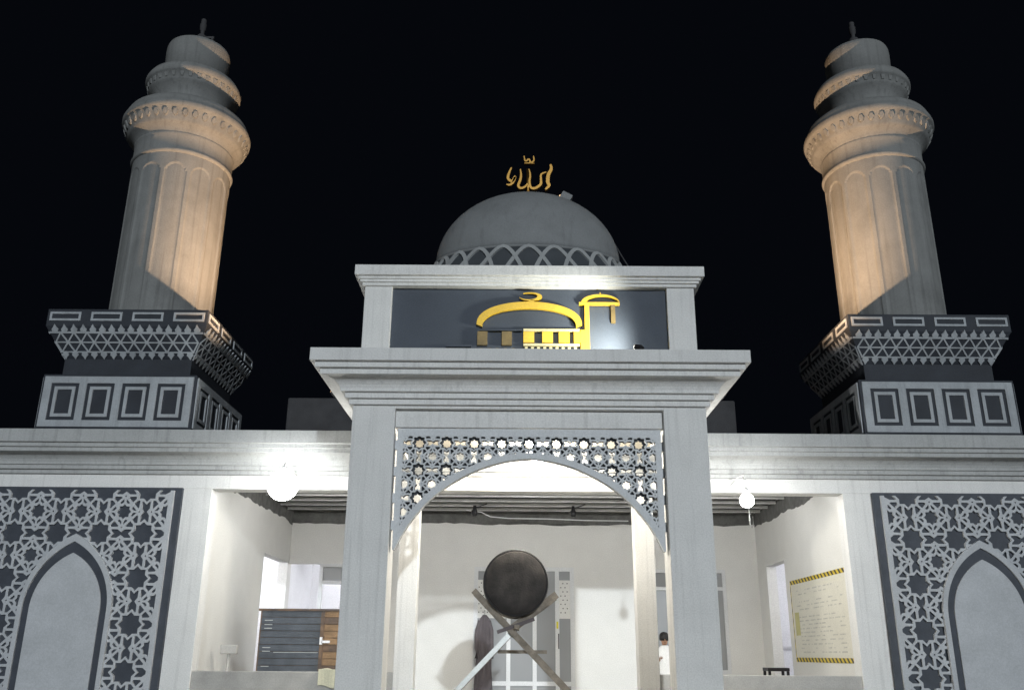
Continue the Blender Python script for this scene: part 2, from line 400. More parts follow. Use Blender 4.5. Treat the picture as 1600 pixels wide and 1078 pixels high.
# perforated film dots on the glass door
mb = MB()
for x0, x1 in ((-.93, -.55), (.80, .97)):
    for i in range(int((x1-x0)/.09)+1):
        for j in range(8):
            cx, cz = x0+i*.09+(j % 2)*.045, 2.42+j*.085
            mb.lathe(cx, 0, [(.013, 0), (.013, .001)], 8)
            for k in range(len(mb.v)-16, len(mb.v)):
                px, py, pz = mb.v[k]; mb.v[k] = (px, 19.652-pz, cz+py)
mb.build('film_dot', M['black'], hall, kind='stuff')
for x0, x1 in ((-.955, -.345), (.765, .995)):
    mb = MB(); mb.box(x0, x1, 19.6535, 19.654, 2.30, 3.08); mb.build('frosted_film', M['inner'], cd)
mb = MB(); mb.box(.70, .74, 19.615, 19.6195, 2.10, 2.24); mb.build('sticker', M['sticker_y'], cd)
mb = MB(); mb.box(.735, .755, 19.58, 19.6195, 1.70, 2.0); mb.build('handle', M['black'], cd)
# attic mass on the roof behind the porch
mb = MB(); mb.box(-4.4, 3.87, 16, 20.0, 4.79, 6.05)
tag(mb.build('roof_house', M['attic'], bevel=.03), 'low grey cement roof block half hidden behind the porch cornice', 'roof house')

# ================================================================== entrance porch
porch = thing('entrance_porch', 'white square entrance porch with heavy stepped cornice and two stout pillars', 'porch', (0, 11.5, 0))
for s in (-1, 1):
    x0, x1 = sorted((s*1.775, s*2.34))
    mb = MB(); mb.box(x0, x1, 11.5, 11.97, .30, 4.70); mb.build('pillar', M['plaster'], porch, bevel=.008)
    x0, x1 = sorted((s*1.85, s*2.25))
    mb = MB(); mb.box(x0, x1, 11.97, 13.99, 4.43, 4.70); mb.build('side_beam', M['plaster'], porch)
mb = MB(); mb.box(-1.775, 1.775, 11.585, 11.95, 4.425, 4.70); mb.build('front_beam', M['plaster'], porch, bevel=.006)
mb = MB(); mb.box(-1.775, 1.775, 11.50, 11.584, 4.66, 4.70); mb.build('lintel_lip', M['plaster'], porch)
mb = MB(); mb.box(-1.85, 1.85, 11.95, 13.5, 4.58, 4.70); mb.box(-2.27, 2.27, 11.57, 15.1, 4.86, 5.33); mb.build('soffit', M['porch'], porch)
PC = [(.0, 4.70), (.05, 4.70), (.05, 4.775), (.10, 4.775), (.10, 4.85), (.15, 4.85)]
PC += [(.15+.2*(1-math.cos(R(a))), 4.85+.165*math.sin(R(a))) for a in (15, 30, 45, 60, 75, 90)]
PC += [(.39, 5.015), (.39, 5.09), (.45, 5.09), (.45, 5.165), (.51, 5.165), (.51, 5.335)]
mb = MB(); mb.rect_profile(-2.34, 2.34, 11.5, 15.2, PC, hollow=.06); mb.build('cornice', M['plaster'], porch, bevel=.006)
# storey with the sign
mb = MB(); mb.box(-2.30, 2.30, 11.80, 14.9, 5.336, 6.49); mb.build('upper_wall', M['plaster'], porch)
mb = MB(); mb.box(-1.935, 1.935, 11.775, 11.799, 5.336, 6.49); mb.build('sign_board', M['sign_wall'], porch)
for s in (-1, 1):
    x0, x1 = sorted((s*1.935, s*2.32))
    mb = MB(); mb.box(x0, x1, 11.70, 12.1, 5.336, 6.49); mb.build('corner_pier', M['plaster'], porch, bevel=.008)
UC = [(.0, 6.49), (.035, 6.49), (.035, 6.535), (.065, 6.535), (.065, 6.575), (.09, 6.575), (.09, 6.615), (.135, 6.615), (.135, 6.765)]
mb = MB(); mb.rect_profile(-2.32, 2.32, 11.70, 14.9, UC); mb.build('upper_cornice', M['plaster'], porch, bevel=.005)

# ================================================================== pierced arch screen in the porch opening
scr = thing('arch_screen', 'pale pierced arch screen of star tracery hanging between the porch pillars', 'screen', (0, 11.65, 2.9))
fr = Frame((0, 11.66, 0), (1, 0, 0), (0, 0, 1), (0, -1, 0))
A = .364; CZ = 2.13
def arch_z(x, r): return CZ+math.sqrt(max(r*r-x*x, 0))+.03*max(0, 1-abs(x)/.9)
def arch_line(r, xm, n=40): return [(-xm+2*xm*i/n, arch_z(-xm+2*xm*i/n, r)) for i in range(n+1)]
def cut(rad):
    def f(p):
        cx = sum(q[0] for q in p)/len(p); cy = sum(q[1] for q in p)/len(p)
        d = Vector((cx, cy-CZ)).normalized()
        return clip(p, -d.x, -d.y, -(rad+d.y*CZ+.012))
    return f
XS = 1.745
outer = [(-XS, 4.36), (-XS, 2.84)]+[p for p in arch_line(1.86, 1.72)]+[(XS, 2.84), (XS, 4.36)]
cells = star_cells()
hol = pattern(A, A/2, 4.23-A/2, -1.665, 1.665, 2.8, 4.315, cells, cut(1.935))
mb = MB(); fr.plate(mb, outer, hol, 0, .03); mb.build('tracery_front', M['trim'], scr)
back = [star(0, 0, .175, .135), star(.5, .5, .168, .128), LOBE, [(y, x) for x, y in LOBE]]
hol = pattern(A, A/2, 4.23-A/2, -1.665, 1.665, 2.8, 4.315, back, cut(1.935))
fb = Frame((0, 11.72, 0), (1, 0, 0), (0, 0, 1), (0, -1, 0))
mb = MB(); fb.plate(mb, outer, hol, 0, .02); mb.build('tracery_back', M['shaded_back'], scr)
# arch band along the lower edge
mb = MB()
lo = arch_line(1.86, 1.72, 48); hi = [(min(1.743, max(-1.743, x*1.94/1.86)), CZ+(z-CZ)*1.94/1.86) for x, z in lo]
rings = [[fr.p(lo[i], -.08), fr.p(hi[i], -.08), fr.p(hi[i], .042), fr.p(lo[i], .042)] for i in range(len(lo))]
mb.rings(rings); mb.build('arch_band', M['trim'], scr)
for s in (-1, 1):
    for z in (3.15, 3.5, 3.85, 4.2):
        x0, x1 = sorted((s*1.745, s*1.774)); mb = MB(); mb.box(x0, x1, 11.64, 11.72, z-.06, z+.06); mb.build('fixing_tab', M['trim'], scr)
    x0, x1 = sorted((s*1.67, s*1.745)); mb = MB(); mb.box(x0, x1, 11.6245, 11.6295, 2.93, 4.36); mb.build('side_rail', M['trim'], scr)
mb = MB(); mb.box(-1.745, 1.745, 11.625, 11.6292, 4.3155, 4.424); mb.build('top_rail', M['trim'], scr)

# ================================================================== star relief wall panels
def wall_panel(s, label):
    t = thing('relief_panel', label, 'wall panel', (s*6.88, 13.94, 0), 'star relief panels on the hall front')
    cx = s*6.88
    mb = MB(); mb.box(cx-1.51, cx+1.51, 13.93, 14.0, .5, 4.005); mb.build('backing_slab', M['slate'], t)
    f = Frame((cx, 13.93, 0), (1, 0, 0), (0, 0, 1), (0, -1, 0)); a = .664
    zt = 3.955
    X = 2*a
    hol = pattern(a, 0, zt-a/2, -X, X, .9, zt-.012, cells)
    # the top edge is cut through the middle of a row of stars and bow-ties, which leaves horns
    top = [(-X-.075, zt), (-X-.02, zt)]
    half = [(x, -(.5-y)) for y, x in LOBE if y <= .5001]          # lower half of a bow-tie lying flat
    bow = [(-.168, 0), (-.234, -.068), (-.234, -.098), (-.082, -.095), (0, -.035), (.082, -.095), (.234, -.098), (.234, -.068), (.168, 0)]
    sts = [(.272 if k % 2 == 0 else .208, PI+k*PI/8) for k in range(9)]
    for k in range(-2, 3):
        xc = k*a
        if k == -2: top += [(-X-.02, zt-.035*a)]+[(xc+x*a, zt+z*a) for x, z in bow if x > 0]
        elif k == 2: top += [(xc+x*a, zt+z*a) for x, z in bow if x < 0]+[(X+.02, zt-.035*a), (X+.02, zt)]
        else: top += [(xc+x*a, zt+z*a) for x, z in bow]
        if k < 2: top += [(xc+a/2+r_*a*math.cos(t_), zt+r_*a*math.sin(t_)) for r_, t_ in sts]
    outer = ([(-X-.075, .85)]+top+[(X+.075, zt), (X+.075, .85)])[::-1]
    outer = [(x, min(z, zt)) for x, z in dedupe(outer)]
    keep = []
    for h in hol:
        c0 = (sum(q[0] for q in h)/len(h), sum(q[1] for q in h)/len(h))
        if max(q[1] for q in h) > zt-.02: continue
        keep.append(h)
    mb = MB(); f.plate(mb, outer, keep, .0, .040); mb.build('star_tracery', M['relief'], t)
    # pointed arch: border, dark band, pale field
    def pointed(hw, z0, zs, h):
        Rr = (h*h+hw*hw)/(2*hw); n = 14; a1 = math.atan2(h, Rr-hw)
        right = [(-(Rr-hw)+Rr*math.cos(a1*i/n), zs+Rr*math.sin(a1*i/n)) for i in range(n+1)]
        return [(hw, z0)]+right+[(-x, z) for x, z in right[::-1][1:]]+[(-hw, z0)]
    p0 = pointed(.70, .6, 2.17, 1.11); p1 = pointed(.632, .6, 2.17, .995); p2 = pointed(.53, .6, 2.17, .825)
    def ringband(pa, pb, t0, t1, name, m):
        mb = MB(); rs = []
        for i in range(len(pa)):
            rs.append([f.p(pa[i], t0), f.p(pa[i], t1), f.p(pb[i], t1), f.p(pb[i], t0)])
        mb.rings(rs); return mb.build(name, m, t)
    ringband(p0, p1, .0, .078, 'arch_border', M['relief'])
    mb = MB(); mb.rings([[f.p(q, .0) for q in p1], [f.p(q, .047) for q in p1]]); mb.build('arch_recess', M['slate'], t)
    mb = MB(); mb.rings([[f.p(q, .0471) for q in p2], [f.p(q, .070) for q in p2]]); mb.build('arch_field', M['relief'], t)
    return t
wall_panel(-1, 'dark wall panel with pale star tracery left of the globe lamp')
wall_panel(1, 'dark wall panel with pale star tracery right of the taped banner')

# ================================================================== dome
DX, DY, DZ = 0.0, 13.3, 7.50
RX, RY, RZ = 1.49, .86, 1.30
dome = thing('roof_dome', 'grey dome with a belt of interlaced arches above the sign', 'dome', (DX, DY, 6.77))
prof = [(RX*math.cos(R(a)), DZ+RZ*math.sin(R(a))) for a in [0, 4, 9, 15, 21, 27, 33, 39, 45, 51, 57, 63, 69, 74, 79, 83, 87, 89.4]]
mb = MB(); mb.lathe(DX, DY, prof, 96, sy=RY/RX); mb.build('shell', M['dome'], dome)
def skirt_r(v): return RX+.02+.42*(1-v)**1.5
def skirt_z(v): return 6.78+(DZ-6.78)*v
mb = MB(); mb.lathe(DX, DY, [(skirt_r(v)-.02, skirt_z(v)) for v in (0, .2, .4, .6, .8, 1)], 96, sy=RY/RX); mb.build('belt', M['dome_dark'], dome)
mb = MB(); mb.lathe(DX, DY, [(RX-.01, DZ-.035), (RX+.035, DZ-.03), (RX+.035, DZ+.0), (RX-.01, DZ+.012)], 96, sy=RY/RX); mb.build('rim', M['dome'], dome)
NA = 24
for k in range(NA):
    a0 = 2*PI*k/NA-PI/2; pts = []; nr = []
    for i in range(17):
        u = -1+2*i/16; v = .965-.95*abs(u)**1.9
        a = a0+u*2*PI/NA*1.0; r_ = skirt_r(v)
        pts.append((DX+r_*math.cos(a), DY+RY/RX*r_*math.sin(a), skirt_z(v))); nr.append((math.cos(a)*RY/RX, math.sin(a), .35))
    mb = MB(); mb.k = k; mb.ribbon(pts, nr, .062, -.03, .014+(k % 2)*.003); mb.build('arch_strip', M['relief_old'], dome)

# gold calligraphy finial
def pxz(x, y): return (.011+(x-597)*.00104, 9.48-(y-213)*.00112)
fin = thing('calligraphy_finial', 'small gold Arabic calligraphy finial on top of the dome', 'finial', (0, 13.3, 8.75))
def stroke(pts, w, name='stroke', y=13.3, m='gold'):
    P = []
    for i in range(len(pts)-1):
        for k in range(4):
            t = k/4
            p0 = pts[max(i-1, 0)]; p1 = pts[i]; p2 = pts[i+1]; p3 = pts[min(i+2, len(pts)-1)]
            q = [.5*((2*p1[d])+(-p0[d]+p2[d])*t+(2*p0[d]-5*p1[d]+4*p2[d]-p3[d])*t*t+(-p0[d]+3*p1[d]-3*p2[d]+p3[d])*t**3) for d in (0, 1)]
            P.append(q)
    P.append(pts[-1]); L_ = len(P)
    P3 = [(pxz(*q)[0], y, pxz(*q)[1]) for q in P]
    ww = [w*(.35+.65*math.sin(PI*min(1, max(0, (i+.6)/(L_+.2))))**.6) for i in range(L_)]
    mb = MB(); mb.ribbon(P3, [(0, -1, 0)]*L_, ww, -.035, .035); return mb.build(name, M[m], fin, bevel=.006)
stroke([(950, 300), (962, 380), (915, 480), (905, 600), (925, 660), (865, 725)], .062)
stroke([(885, 430), (800, 470), (795, 570), (790, 640), (700, 705), (630, 690), (610, 600), (622, 480), (600, 380)], .052)
stroke([(585, 620), (540, 680), (470, 705), (430, 660), (465, 560), (475, 470), (460, 380)], .052)
stroke([(320, 360), (285, 440), (265, 540), (330, 590), (380, 510), (350, 600), (300, 650), (240, 645)], .048)
stroke([(520, 160), (545, 250), (600, 215), (630, 270), (680, 240), (675, 160)], .030)
stroke([(520, 285), (600, 280), (690, 285)], .026)
mb = MB(); mb.tube([(-.0, 13.3, 8.72), (-.0, 13.3, 9.30)], .03); mb.build('stem', M['gold'], fin)

# floodlight box on the dome's shoulder, with its cable
fl = thing('dome_floodlight', 'small grey floodlight box on the right shoulder of the dome', 'floodlight', (.60, 13.3, 8.55))
mb = MB(); mb.beam((.54, 13.22, 8.75), (.70, 13.22, 8.66), .17, .15); mb.build('housing', M['dome'], fl, bevel=.01)
mb = MB(); mb.beam((.55, 13.27, 8.47), (.585, 13.27, 8.62), .03, .05); mb.build('bracket', M['black'], fl)
mb = MB(); mb.tube([(.66, 13.2, 8.55), (.95, 13.2, 8.42), (1.22, 13.2, 8.17), (1.42, 13.2, 7.85), (1.55, 13.2, 7.6), (1.72, 13.2, 7.3), (1.9, 13.2, 6.8)], .011, 6); mb.build('cable', M['attic'], fl)
def lens(parent, loc, aim, r, m):
    loc = Vector(loc); d = (Vector(aim)-loc).normalized()
    mb = MB(); a = d.orthogonal().normalized(); c = d.cross(a)
    mb.rings([[loc+(a*math.cos(2*PI*j/20)+c*math.sin(2*PI*j/20))*r+d*k for j in range(20)] for k in (0, .006)]); return mb.build('lens', M[m], parent)
def spot(parent, name, loc, aim, energy, col, size, blend=.6, rad=.05):
    ld_ = bpy.data.lights.new(name, 'SPOT'); ld_.energy = energy; ld_.color = col; ld_.spot_size = R(size); ld_.spot_blend = blend; ld_.shadow_soft_size = rad
    o = bpy.data.objects.new(name, ld_); COL.objects.link(o)
    d = (Vector(aim)-Vector(loc)).normalized()
    o.rotation_euler = d.to_track_quat('-Z', 'Y').to_euler()
    o.parent = parent; o.location = Vector(loc)-(parent.location if parent else Vector()); return o
lens(fl, (.536, 13.225, 8.752), (.1, 13.5, 8.9), .03, 'lens_warm')
spot(fl, 'dome_beam', (.48, 13.15, 8.80), (.0, 13.25, 9.1), .7, (1, .72, .36), 100)

# ================================================================== gold emblem on the sign board
em = thing('sign_emblem', 'golden mosque outline emblem with dome arch, crescent and tower on the sign board', 'emblem', (.2, 11.775, 5.34))
fe = Frame((0, 11.774, 0), (1, 0, 0), (0, 0, 1), (0, -1, 0))
def ext(pts, name='emblem_bar', m='yellow', t0=.02, t1=.06):
    mb = MB(); fe.poly(mb, pts, t0, t1, jit=False); return mb.build(name, M[m], em)
def bar(x0, x1, z0, z1, **k): return ext([(x0, z0), (x1, z0), (x1, z1), (x0, z1)], **k)
# dome arch (flattened ellipse band)
n = 30; mb = MB(); rs = []
for i in range(n+1):
    a = R(180*i/n); c, s_ = math.cos(a), math.sin(a)
    wv = .5+.5*abs(s_)
    po = (.0+.735*c, 5.93+.345*s_**.85 if s_ > 0 else 5.93); pi_ = (.0+.655*c, 5.90+.27*s_**.85 if s_ > 0 else 5.90)
    rs.append([fe.p(po, .02), fe.p(po, .065), fe.p(pi_, .065), fe.p(pi_, .02)])
mb.rings(rs); mb.build('dome_arch', M['yellow'], em)
def crescent(cx, cz, r, r2, dx, dz, sx, sz, rot, name):
    mb = MB(); rs = []; n = 24
    for i in range(n+1):
        a = R(-150+300*i/n)
        po = Vector((math.cos(a)*r, math.sin(a)*r)); w_ = max(.004, (1-abs(i/n*2-1)**1.6)*r2)
        pi_ = po*(1-w_/r)
        q = []
        for p in (po, pi_):
            x, z = p.x*math.cos(R(rot))-p.y*math.sin(R(rot)), p.x*math.sin(R(rot))+p.y*math.cos(R(rot)); q.append((cx+x*sx, cz+z*sz))
        rs.append([fe.p(q[0], .02), fe.p(q[0], .06), fe.p(q[1], .06), fe.p(q[1], .02)])
    mb.rings(rs); return mb.build(name, M['yellow'], em)
crescent(.02, 6.355, .15, .065, 0, 0, 1.08, .42, -20, 'crescent')
ext([(-.04, 6.265), (.05, 6.265), (.08, 6.30), (.03, 6.305)], name='crescent_foot')
# tower with crescent cap
bar(.775, .84, 5.40, 6.235, name='tower'); bar(.70, 1.27, 6.235, 6.275, name='tower_cap')
n = 20; mb = MB(); rs = []
for i in range(n+1):
    a = R(180-180*i/n); w_ = .075*(1-i/n)**1.0+.008
    po = (1.0+.27*math.cos(a), 6.27+.125*math.sin(a)); pi_ = (1.0+(.27-w_)*math.cos(a), 6.27+max(0, .125-w_*.6)*math.sin(a))
    rs.append([fe.p(po, .02), fe.p(po, .06), fe.p(pi_, .06), fe.p(pi_, .02)])
mb.rings(rs); mb.build('cap_crescent', M['yellow'], em)
ext([(.985, 6.385), (1.02, 6.385), (1.0, 6.43)], name='cap_spike')
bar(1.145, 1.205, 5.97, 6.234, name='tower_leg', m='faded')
bar(.715, .774, 5.42, 5.86, name='tower_foot')
# row of blocks under the dome arch
bar(-.08, .70, 5.835, 5.872, name='eave_bar', m='yellow_side')
for x0, x1, mm in ((-.08, .07, 'yellow'), (.18, .33, 'yellow'), (.41, .56, 'yellow'), (.62, .714, 'yellow')): bar(x0, x1, 5.67, 5.83, name='block', m=mm)
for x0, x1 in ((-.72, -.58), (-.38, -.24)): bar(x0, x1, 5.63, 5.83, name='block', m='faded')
bar(-.08, .70, 5.62, 5.655, name='base_bar', m='yellow_side'); bar(-.70, -.10, 5.845, 5.86, name='eave_bar', m='sign_wall')
for k in range(9): bar(-.06+k*.085, -.02+k*.085, 5.55, 5.605, name='stud', m='yellow_side')
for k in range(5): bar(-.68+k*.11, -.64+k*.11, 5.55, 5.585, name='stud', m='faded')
mb = MB(); mb.box(-1.15, -.80, 11.70, 11.75, 5.60, 5.625)
mb.build('loose_strip', M['sign_wall'], em)

# sign spotlight standing on the cornice ledge
sl = thing('sign_spotlight', 'little black spotlight on the cornice ledge shining up the sign', 'spotlight', (1.42, 11.11, 5.336))
mb = MB(); mb.box(1.39, 1.47, 11.07, 11.15, 5.336, 5.352); mb.build('foot', M['black'], sl)
mb = MB(); mb.beam((1.47, 11.07, 5.375), (1.385, 11.135, 5.41), .065, .08); mb.build('head', M['black'], sl, bevel=.01)
lens(sl, (1.382, 11.138, 5.412), (.8, 11.7, 5.6), .028, 'lens_cool')
spot(sl, 'sign_beam', (1.36, 11.165, 5.425), (.62, 11.78, 5.74), 230, (1.0, 1.0, .88), 124, 1.0, .10)

# ================================================================== minarets
def minaret(s, label):
    cx, cy = s*6.46, 14.82
    t = thing('minaret', label, 'minaret', (cx, cy, 4.84), 'minarets flanking the dome')
    hl = 1.22
    mb = MB(); mb.box(cx-hl, cx+hl, cy-hl, cy+hl, 4.80, 5.74); mb.build('base_block', M['min_dark'], t, bevel=.01)
    mb = MB(); mb.box(cx-1.03, cx+1.03, cy-1.03, cy+1.03, 5.741, 6.06); mb.build('neck', M['min_dark'], t)
    hu = 1.30
    mb = MB(); mb.rings([[(cx-q, cy-q, z), (cx+q, cy-q, z), (cx+q, cy+q, z), (cx-q, cy+q, z)] for q, z in ((1.03, 6.0601), (hu, 6.53), (hu, 6.82))]); mb.build('flared_head', M['min_dark'], t, bevel=.01)
    sl_ = math.hypot(hu-1.03, .47)
    for k in range(4):
        n = Vector((0, -1, 0)); u = Vector((1, 0, 0))
        rotm = Matrix.Rotation(k*PI/2, 3, 'Z'); n = rotm @ n; u = rotm @ u
        C0 = Vector((cx, cy, 0))
        # base block: white field with four dark framed panels
        f = Frame(C0+n*hl+Vector((0, 0, 4.84)), u, (0, 0, 1), n)
        outer = [(-hl+.04, .045), (hl-.04, .045), (hl-.04, .86), (-hl+.04, .86)]
        hol = []
        pw = .44; gap = (2*hl-.08-4*pw)/5
        for i in range(4):
            x0 = -hl+.04+gap+i*(pw+gap); hol.append([(x0, .15), (x0+pw, .15), (x0+pw, .75), (x0, .75)][::-1])
        mb = MB(); f.plate(mb, outer, hol, 0, .022); mb.build('panel_field', M['min_white'], t)
        for i in range(4):
            x0 = -hl+.04+gap+i*(pw+gap)
            mb = MB(); f.frame(mb, x0+.055, x0+pw-.055, .205, .695, .05, 0, .02); mb.build('panel_frame', M['min_white'], t)
        # upper band: four slim frames
        f = Frame(C0+n*hu+Vector((0, 0, 6.53)), u, (0, 0, 1), n)
        for i in range(4):
            w_ = .50; g_ = (2*hu-.10-4*w_)/3; x0 = -hu+.05+i*(w_+g_)
            mb = MB(); f.frame(mb, x0, x0+w_, .085, .235, .035, 0, .016); mb.build('band_frame', M['min_white'], t)
        # flared face: triangle lattice with pendants
        v = (Vector((0, 0, .47))+n*(hu-1.03)).normalized(); nn = (u.cross(v)).normalized()
        f = Frame(C0+n*1.03+Vector((0, 0, 6.06)), u, v, nn)
        hwid = lambda y: 1.03+(hu-1.03)*y/sl_
        mb = MB(); y0, ym, y1 = .115, .275, .435
        for y, w_ in ((y0, .022), (ym, .02), (y1, .03)): f.strip(mb, (-hwid(y)+.01, y), (hwid(y)-.01, y), w_, 0, .014)
        nx = 11; st = 2*hwid(ym)/nx
        for i in range(nx+1):
            xm = -hwid(ym)+i*st
            for sgn in (-1, 1):
                for (ya, yb) in ((ym, y1), (ym, y0)):
                    xb = xm+sgn*st*.5
                    if abs(xb) < hwid(yb)-.0: f.strip(mb, (xm if abs(xm) < hwid(ym)-.02 else xm*.985, ya), (xb, yb), .022, 0, .012)
        mb.build('triangle_lattice', M['min_white'], t)
        def pend(x, y, d, w_):
            f2 = [(x-w_*.5, y), (x-w_*.62, y+d*.045), (x-w_*.3, y+d*.075), (x, y+d*.125), (x+w_*.3, y+d*.075), (x+w_*.62, y+d*.045), (x+w_*.5, y)]
            mb = MB(); f.poly(mb, f2 if d > 0 else f2[::-1], 0, .018, jit=False); mb.build('pendant', M['min_white'], t)
        for i in range(16): pend(-hwid(y1)+.10+i*(2*hwid(y1)-.20)/15, y1+.012, 1, .085)
        for i in range(14): pend(-hwid(y0)+.08+i*(2*hwid(y0)-.16)/13, y0-.010, -.9, .085)
    # shaft: fluted drum with arched flute tops
    NF = 12
    ring_n = NF*16
    def flute(a, z):
        q = (a/(2*PI)*NF) % 1.0; e = abs(q-.5)*2
        if e > .84: return 1.0
        top = 9.60+.22*math.sqrt(max(0, 1-(e/.84)**2))
        k = min(1, max(0, (top-z)/.035))*min(1, (.84-e)/.12)
        return 1-.021*k
    zs = [6.82, 6.95, 7.5, 8.5, 9.4, 9.56]+[9.58+i*.012 for i in range(22)]+[9.90, 10.02]
    mb = MB(); mb.lathe(cx, cy, [(.865, z) for z in zs], ring_n, smooth=False, mod=flute); mb.build('shaft', M['min_shaft'], t)
    mb = MB(); mb.lathe(cx, cy, [(.86, 10.0), (.895, 10.02), (.905, 10.05), (.895, 10.08), (.875, 10.10), (.875, 10.36), (.888, 10.38), (.888, 10.41), (.88, 10.43)], 64); mb.build('collar', M['min_shaft'], t)
    mb = MB(); mb.lathe(cx, cy, [(.880, 10.40), (.885, 10.44), (.93, 10.49), (.99, 10.55), (1.02, 10.57), (1.03, 10.60), (1.085, 10.70), (1.115, 10.79), (1.14, 10.80), (1.155, 10.84), (1.155, 10.89), (1.14, 10.93), (1.12, 10.94), (1.11, 11.00), (1.07, 11.08), (.99, 11.15), (.86, 11.21), (.72, 11.25)], 80); mb.build('lower_balcony', M['min_shaft'], t)
    c0 = Vector((cx, cy, 0))
    for k in range(40):
        a = 2*PI*k/40; mb = MB()
        d = Vector((math.cos(a), math.sin(a), 0)); e = Vector((-d.y, d.x, 0))
        pts = [c0+d*(r_-.012)+e*w_+Vector((0, 0, z)) for r_, w_, z in ((1.04, 0, 10.625), (1.062, .045, 10.66), (1.088, .062, 10.71), (1.112, .03, 10.785), (1.112, -.03, 10.785), (1.088, -.062, 10.71), (1.062, -.045, 10.66))]
        q = d*.030-Vector((0, 0, .014)); m_ = sum(pts, Vector())/len(pts)
        mb.rings([pts, [m_+(p-m_)*.72+q for p in pts]]); mb.build('carved_leaf', M['min_shaft'], t)
    mb = MB(); mb.lathe(cx, cy, [(.73, 11.22), (.69, 11.27), (.67, 11.34), (.675, 11.42), (.71, 11.50), (.76, 11.57), (.79, 11.60), (.80, 11.62), (.835, 11.74), (.86, 11.75), (.875, 11.79), (.875, 11.84), (.855, 11.89), (.82, 11.95), (.74, 12.00), (.60, 12.03)], 72); mb.build('upper_balcony', M['min_shaft'], t)
    for k in range(34):
        a = 2*PI*k/34; d = Vector((math.cos(a), math.sin(a), 0)); e = Vector((-d.y, d.x, 0)); mb = MB()
        pts = [c0+d*.796+e*.028+Vector((0, 0, 11.635)), c0+d*.826+e*.05+Vector((0, 0, 11.735)), c0+d*.826-e*.05+Vector((0, 0, 11.735)), c0+d*.796-e*.028+Vector((0, 0, 11.635))]
        m_ = sum(pts, Vector())/4
        mb.rings([pts, [m_+(p-m_)*.75+d*.022 for p in pts]]); mb.build('carved_leaf', M['min_shaft'], t)
    mb = MB(); mb.lathe(cx, cy, [(.585, 12.01), (.595, 12.58), (.59, 12.66), (.57, 12.72), (.50, 12.77), (.2, 12.80), (.02, 12.80)], 56); mb.build('cap', M['min_shaft'], t)
    mb = MB(); mb.lathe(cx, cy, [(.13, 12.79), (.13, 12.86), (.05, 12.90), (.04, 12.98), (.085, 13.03), (.10, 13.08), (.085, 13.13), (.035, 13.18), (.04, 13.25), (.06, 13.28), (.065, 13.40), (.05, 13.44), (.05, 13.52), (.015, 13.55)], 20); mb.build('finial', M['attic'], t)
    mb = MB(); mb.box(cx-.02, cx+.26, cy-.05, cy-.01, 13.05, 13.095); mb.box(cx+.21, cx+.25, cy-.05, cy-.01, 12.78, 13.05); mb.build('finial_arm', M['attic'], t)
    return t
minaret(-1, 'weathered white minaret in falloff-darkened paint, glowing orange on its right side, left of the dome')
minaret(1, 'weathered white minaret in falloff-darkened paint, glowing orange on its left side, right of the dome')
for s, lb in ((-1, 'warm floodlight on the porch cornice aimed at the minaret left of the dome'), (1, 'warm floodlight on the porch cornice aimed at the minaret right of the dome')):
    x, y, z = s*2.93, 12.95, 5.27
    f_ = thing('cornice_floodlight', lb, 'floodlight', (s*2.851, y, z), 'floodlights aimed at the minarets')
    x0, x1 = sorted((s*2.851, s*2.89))
    mb = MB(); mb.box(x0, x1, y-.04, y+.04, z-.03, z+.03); mb.build('bracket', M['black'], f_)
    mb = MB(); mb.beam((s*2.895, y, z-.02), (s*2.935, y, z+.02), .07, .13); mb.build('housing', M['black'], f_, bevel=.006)
    lens(f_, (s*2.938, y, z+.024), (s*5.6, 14.2, 8.5), .03, 'lens_warm')
    spot(f_, 'minaret_beam', (s*2.97, y+.02, z+.06), (s*5.7, 14.2, 9.9), 2900, (1, .64, .37), 68, .9, .05)

# ================================================================== lamps seen lit
def globe(cx, cy, cz, r, m, label, name, cap=.05):
    t = thing(name, label, 'lamp', (cx, cy, cz))
    mb = MB(); mb.lathe(cx, cy, [(r*math.sin(R(a)), cz-r*math.cos(R(a))) for a in (1, 15, 30, 45, 60, 75, 90, 105, 120, 135, 150, 164)], 32); mb.build('globe', M[m], t)
    return t
t = globe(-3.62, 13.2, 3.925, .225, 'lamp_left', 'white globe lamp enlarged to its glare under the cornice, beside the relief panel', 'globe_lamp')  # globe made larger than the bulb to imitate its glare
mb = MB(); mb.lathe(-3.62, 13.2, [(.068, 4.138), (.068, 4.19), (.03, 4.20)], 20); mb.build('lamp_neck', M['alu'], t)
mb = MB(); mb.tube([(-3.62, 13.2, 4.195), (-3.62, 13.2, 4.235), (-3.62, 13.24, 4.26), (-3.62, 13.6, 4.265), (-3.62, 13.998, 4.20)], .016); mb.build('bracket', M['alu'], t)
t = globe(3.16, 12.95, 3.71, .10, 'lamp_right', 'small bare bulb hanging at the bay beside the taped banner', 'hanging_bulb')
mb = MB(); mb.lathe(3.16, 12.95, [(.036, 3.808), (.036, 3.87), (.018, 3.89)], 16); mb.build('socket', M['alu'], t)
mb = MB(); mb.tube([(3.16, 12.95, 3.885), (3.165, 12.97, 4.02), (3.17, 13.1, 4.10), (3.18, 13.5, 4.14), (3.2, 13.998, 4.12)], .009, 6); mb.build('cord', M['alu'], t)
mb = MB(); mb.tube([(3.46, 14.02, 3.995), (3.46, 14.02, 3.52), (3.485, 14.02, 3.46), (3.51, 14.02, 3.52), (3.51, 14.02, 3.64)], .009, 6)
tag(mb.build('cable_loop', M['steel']), 'thin loose cable loop dangling from the beam by the bare bulb', 'cable')
t = globe(.145, 12.9, 4.33, .12, 'lamp_porch', 'bright bulb on the porch ceiling shining through the arch screen', 'porch_bulb')
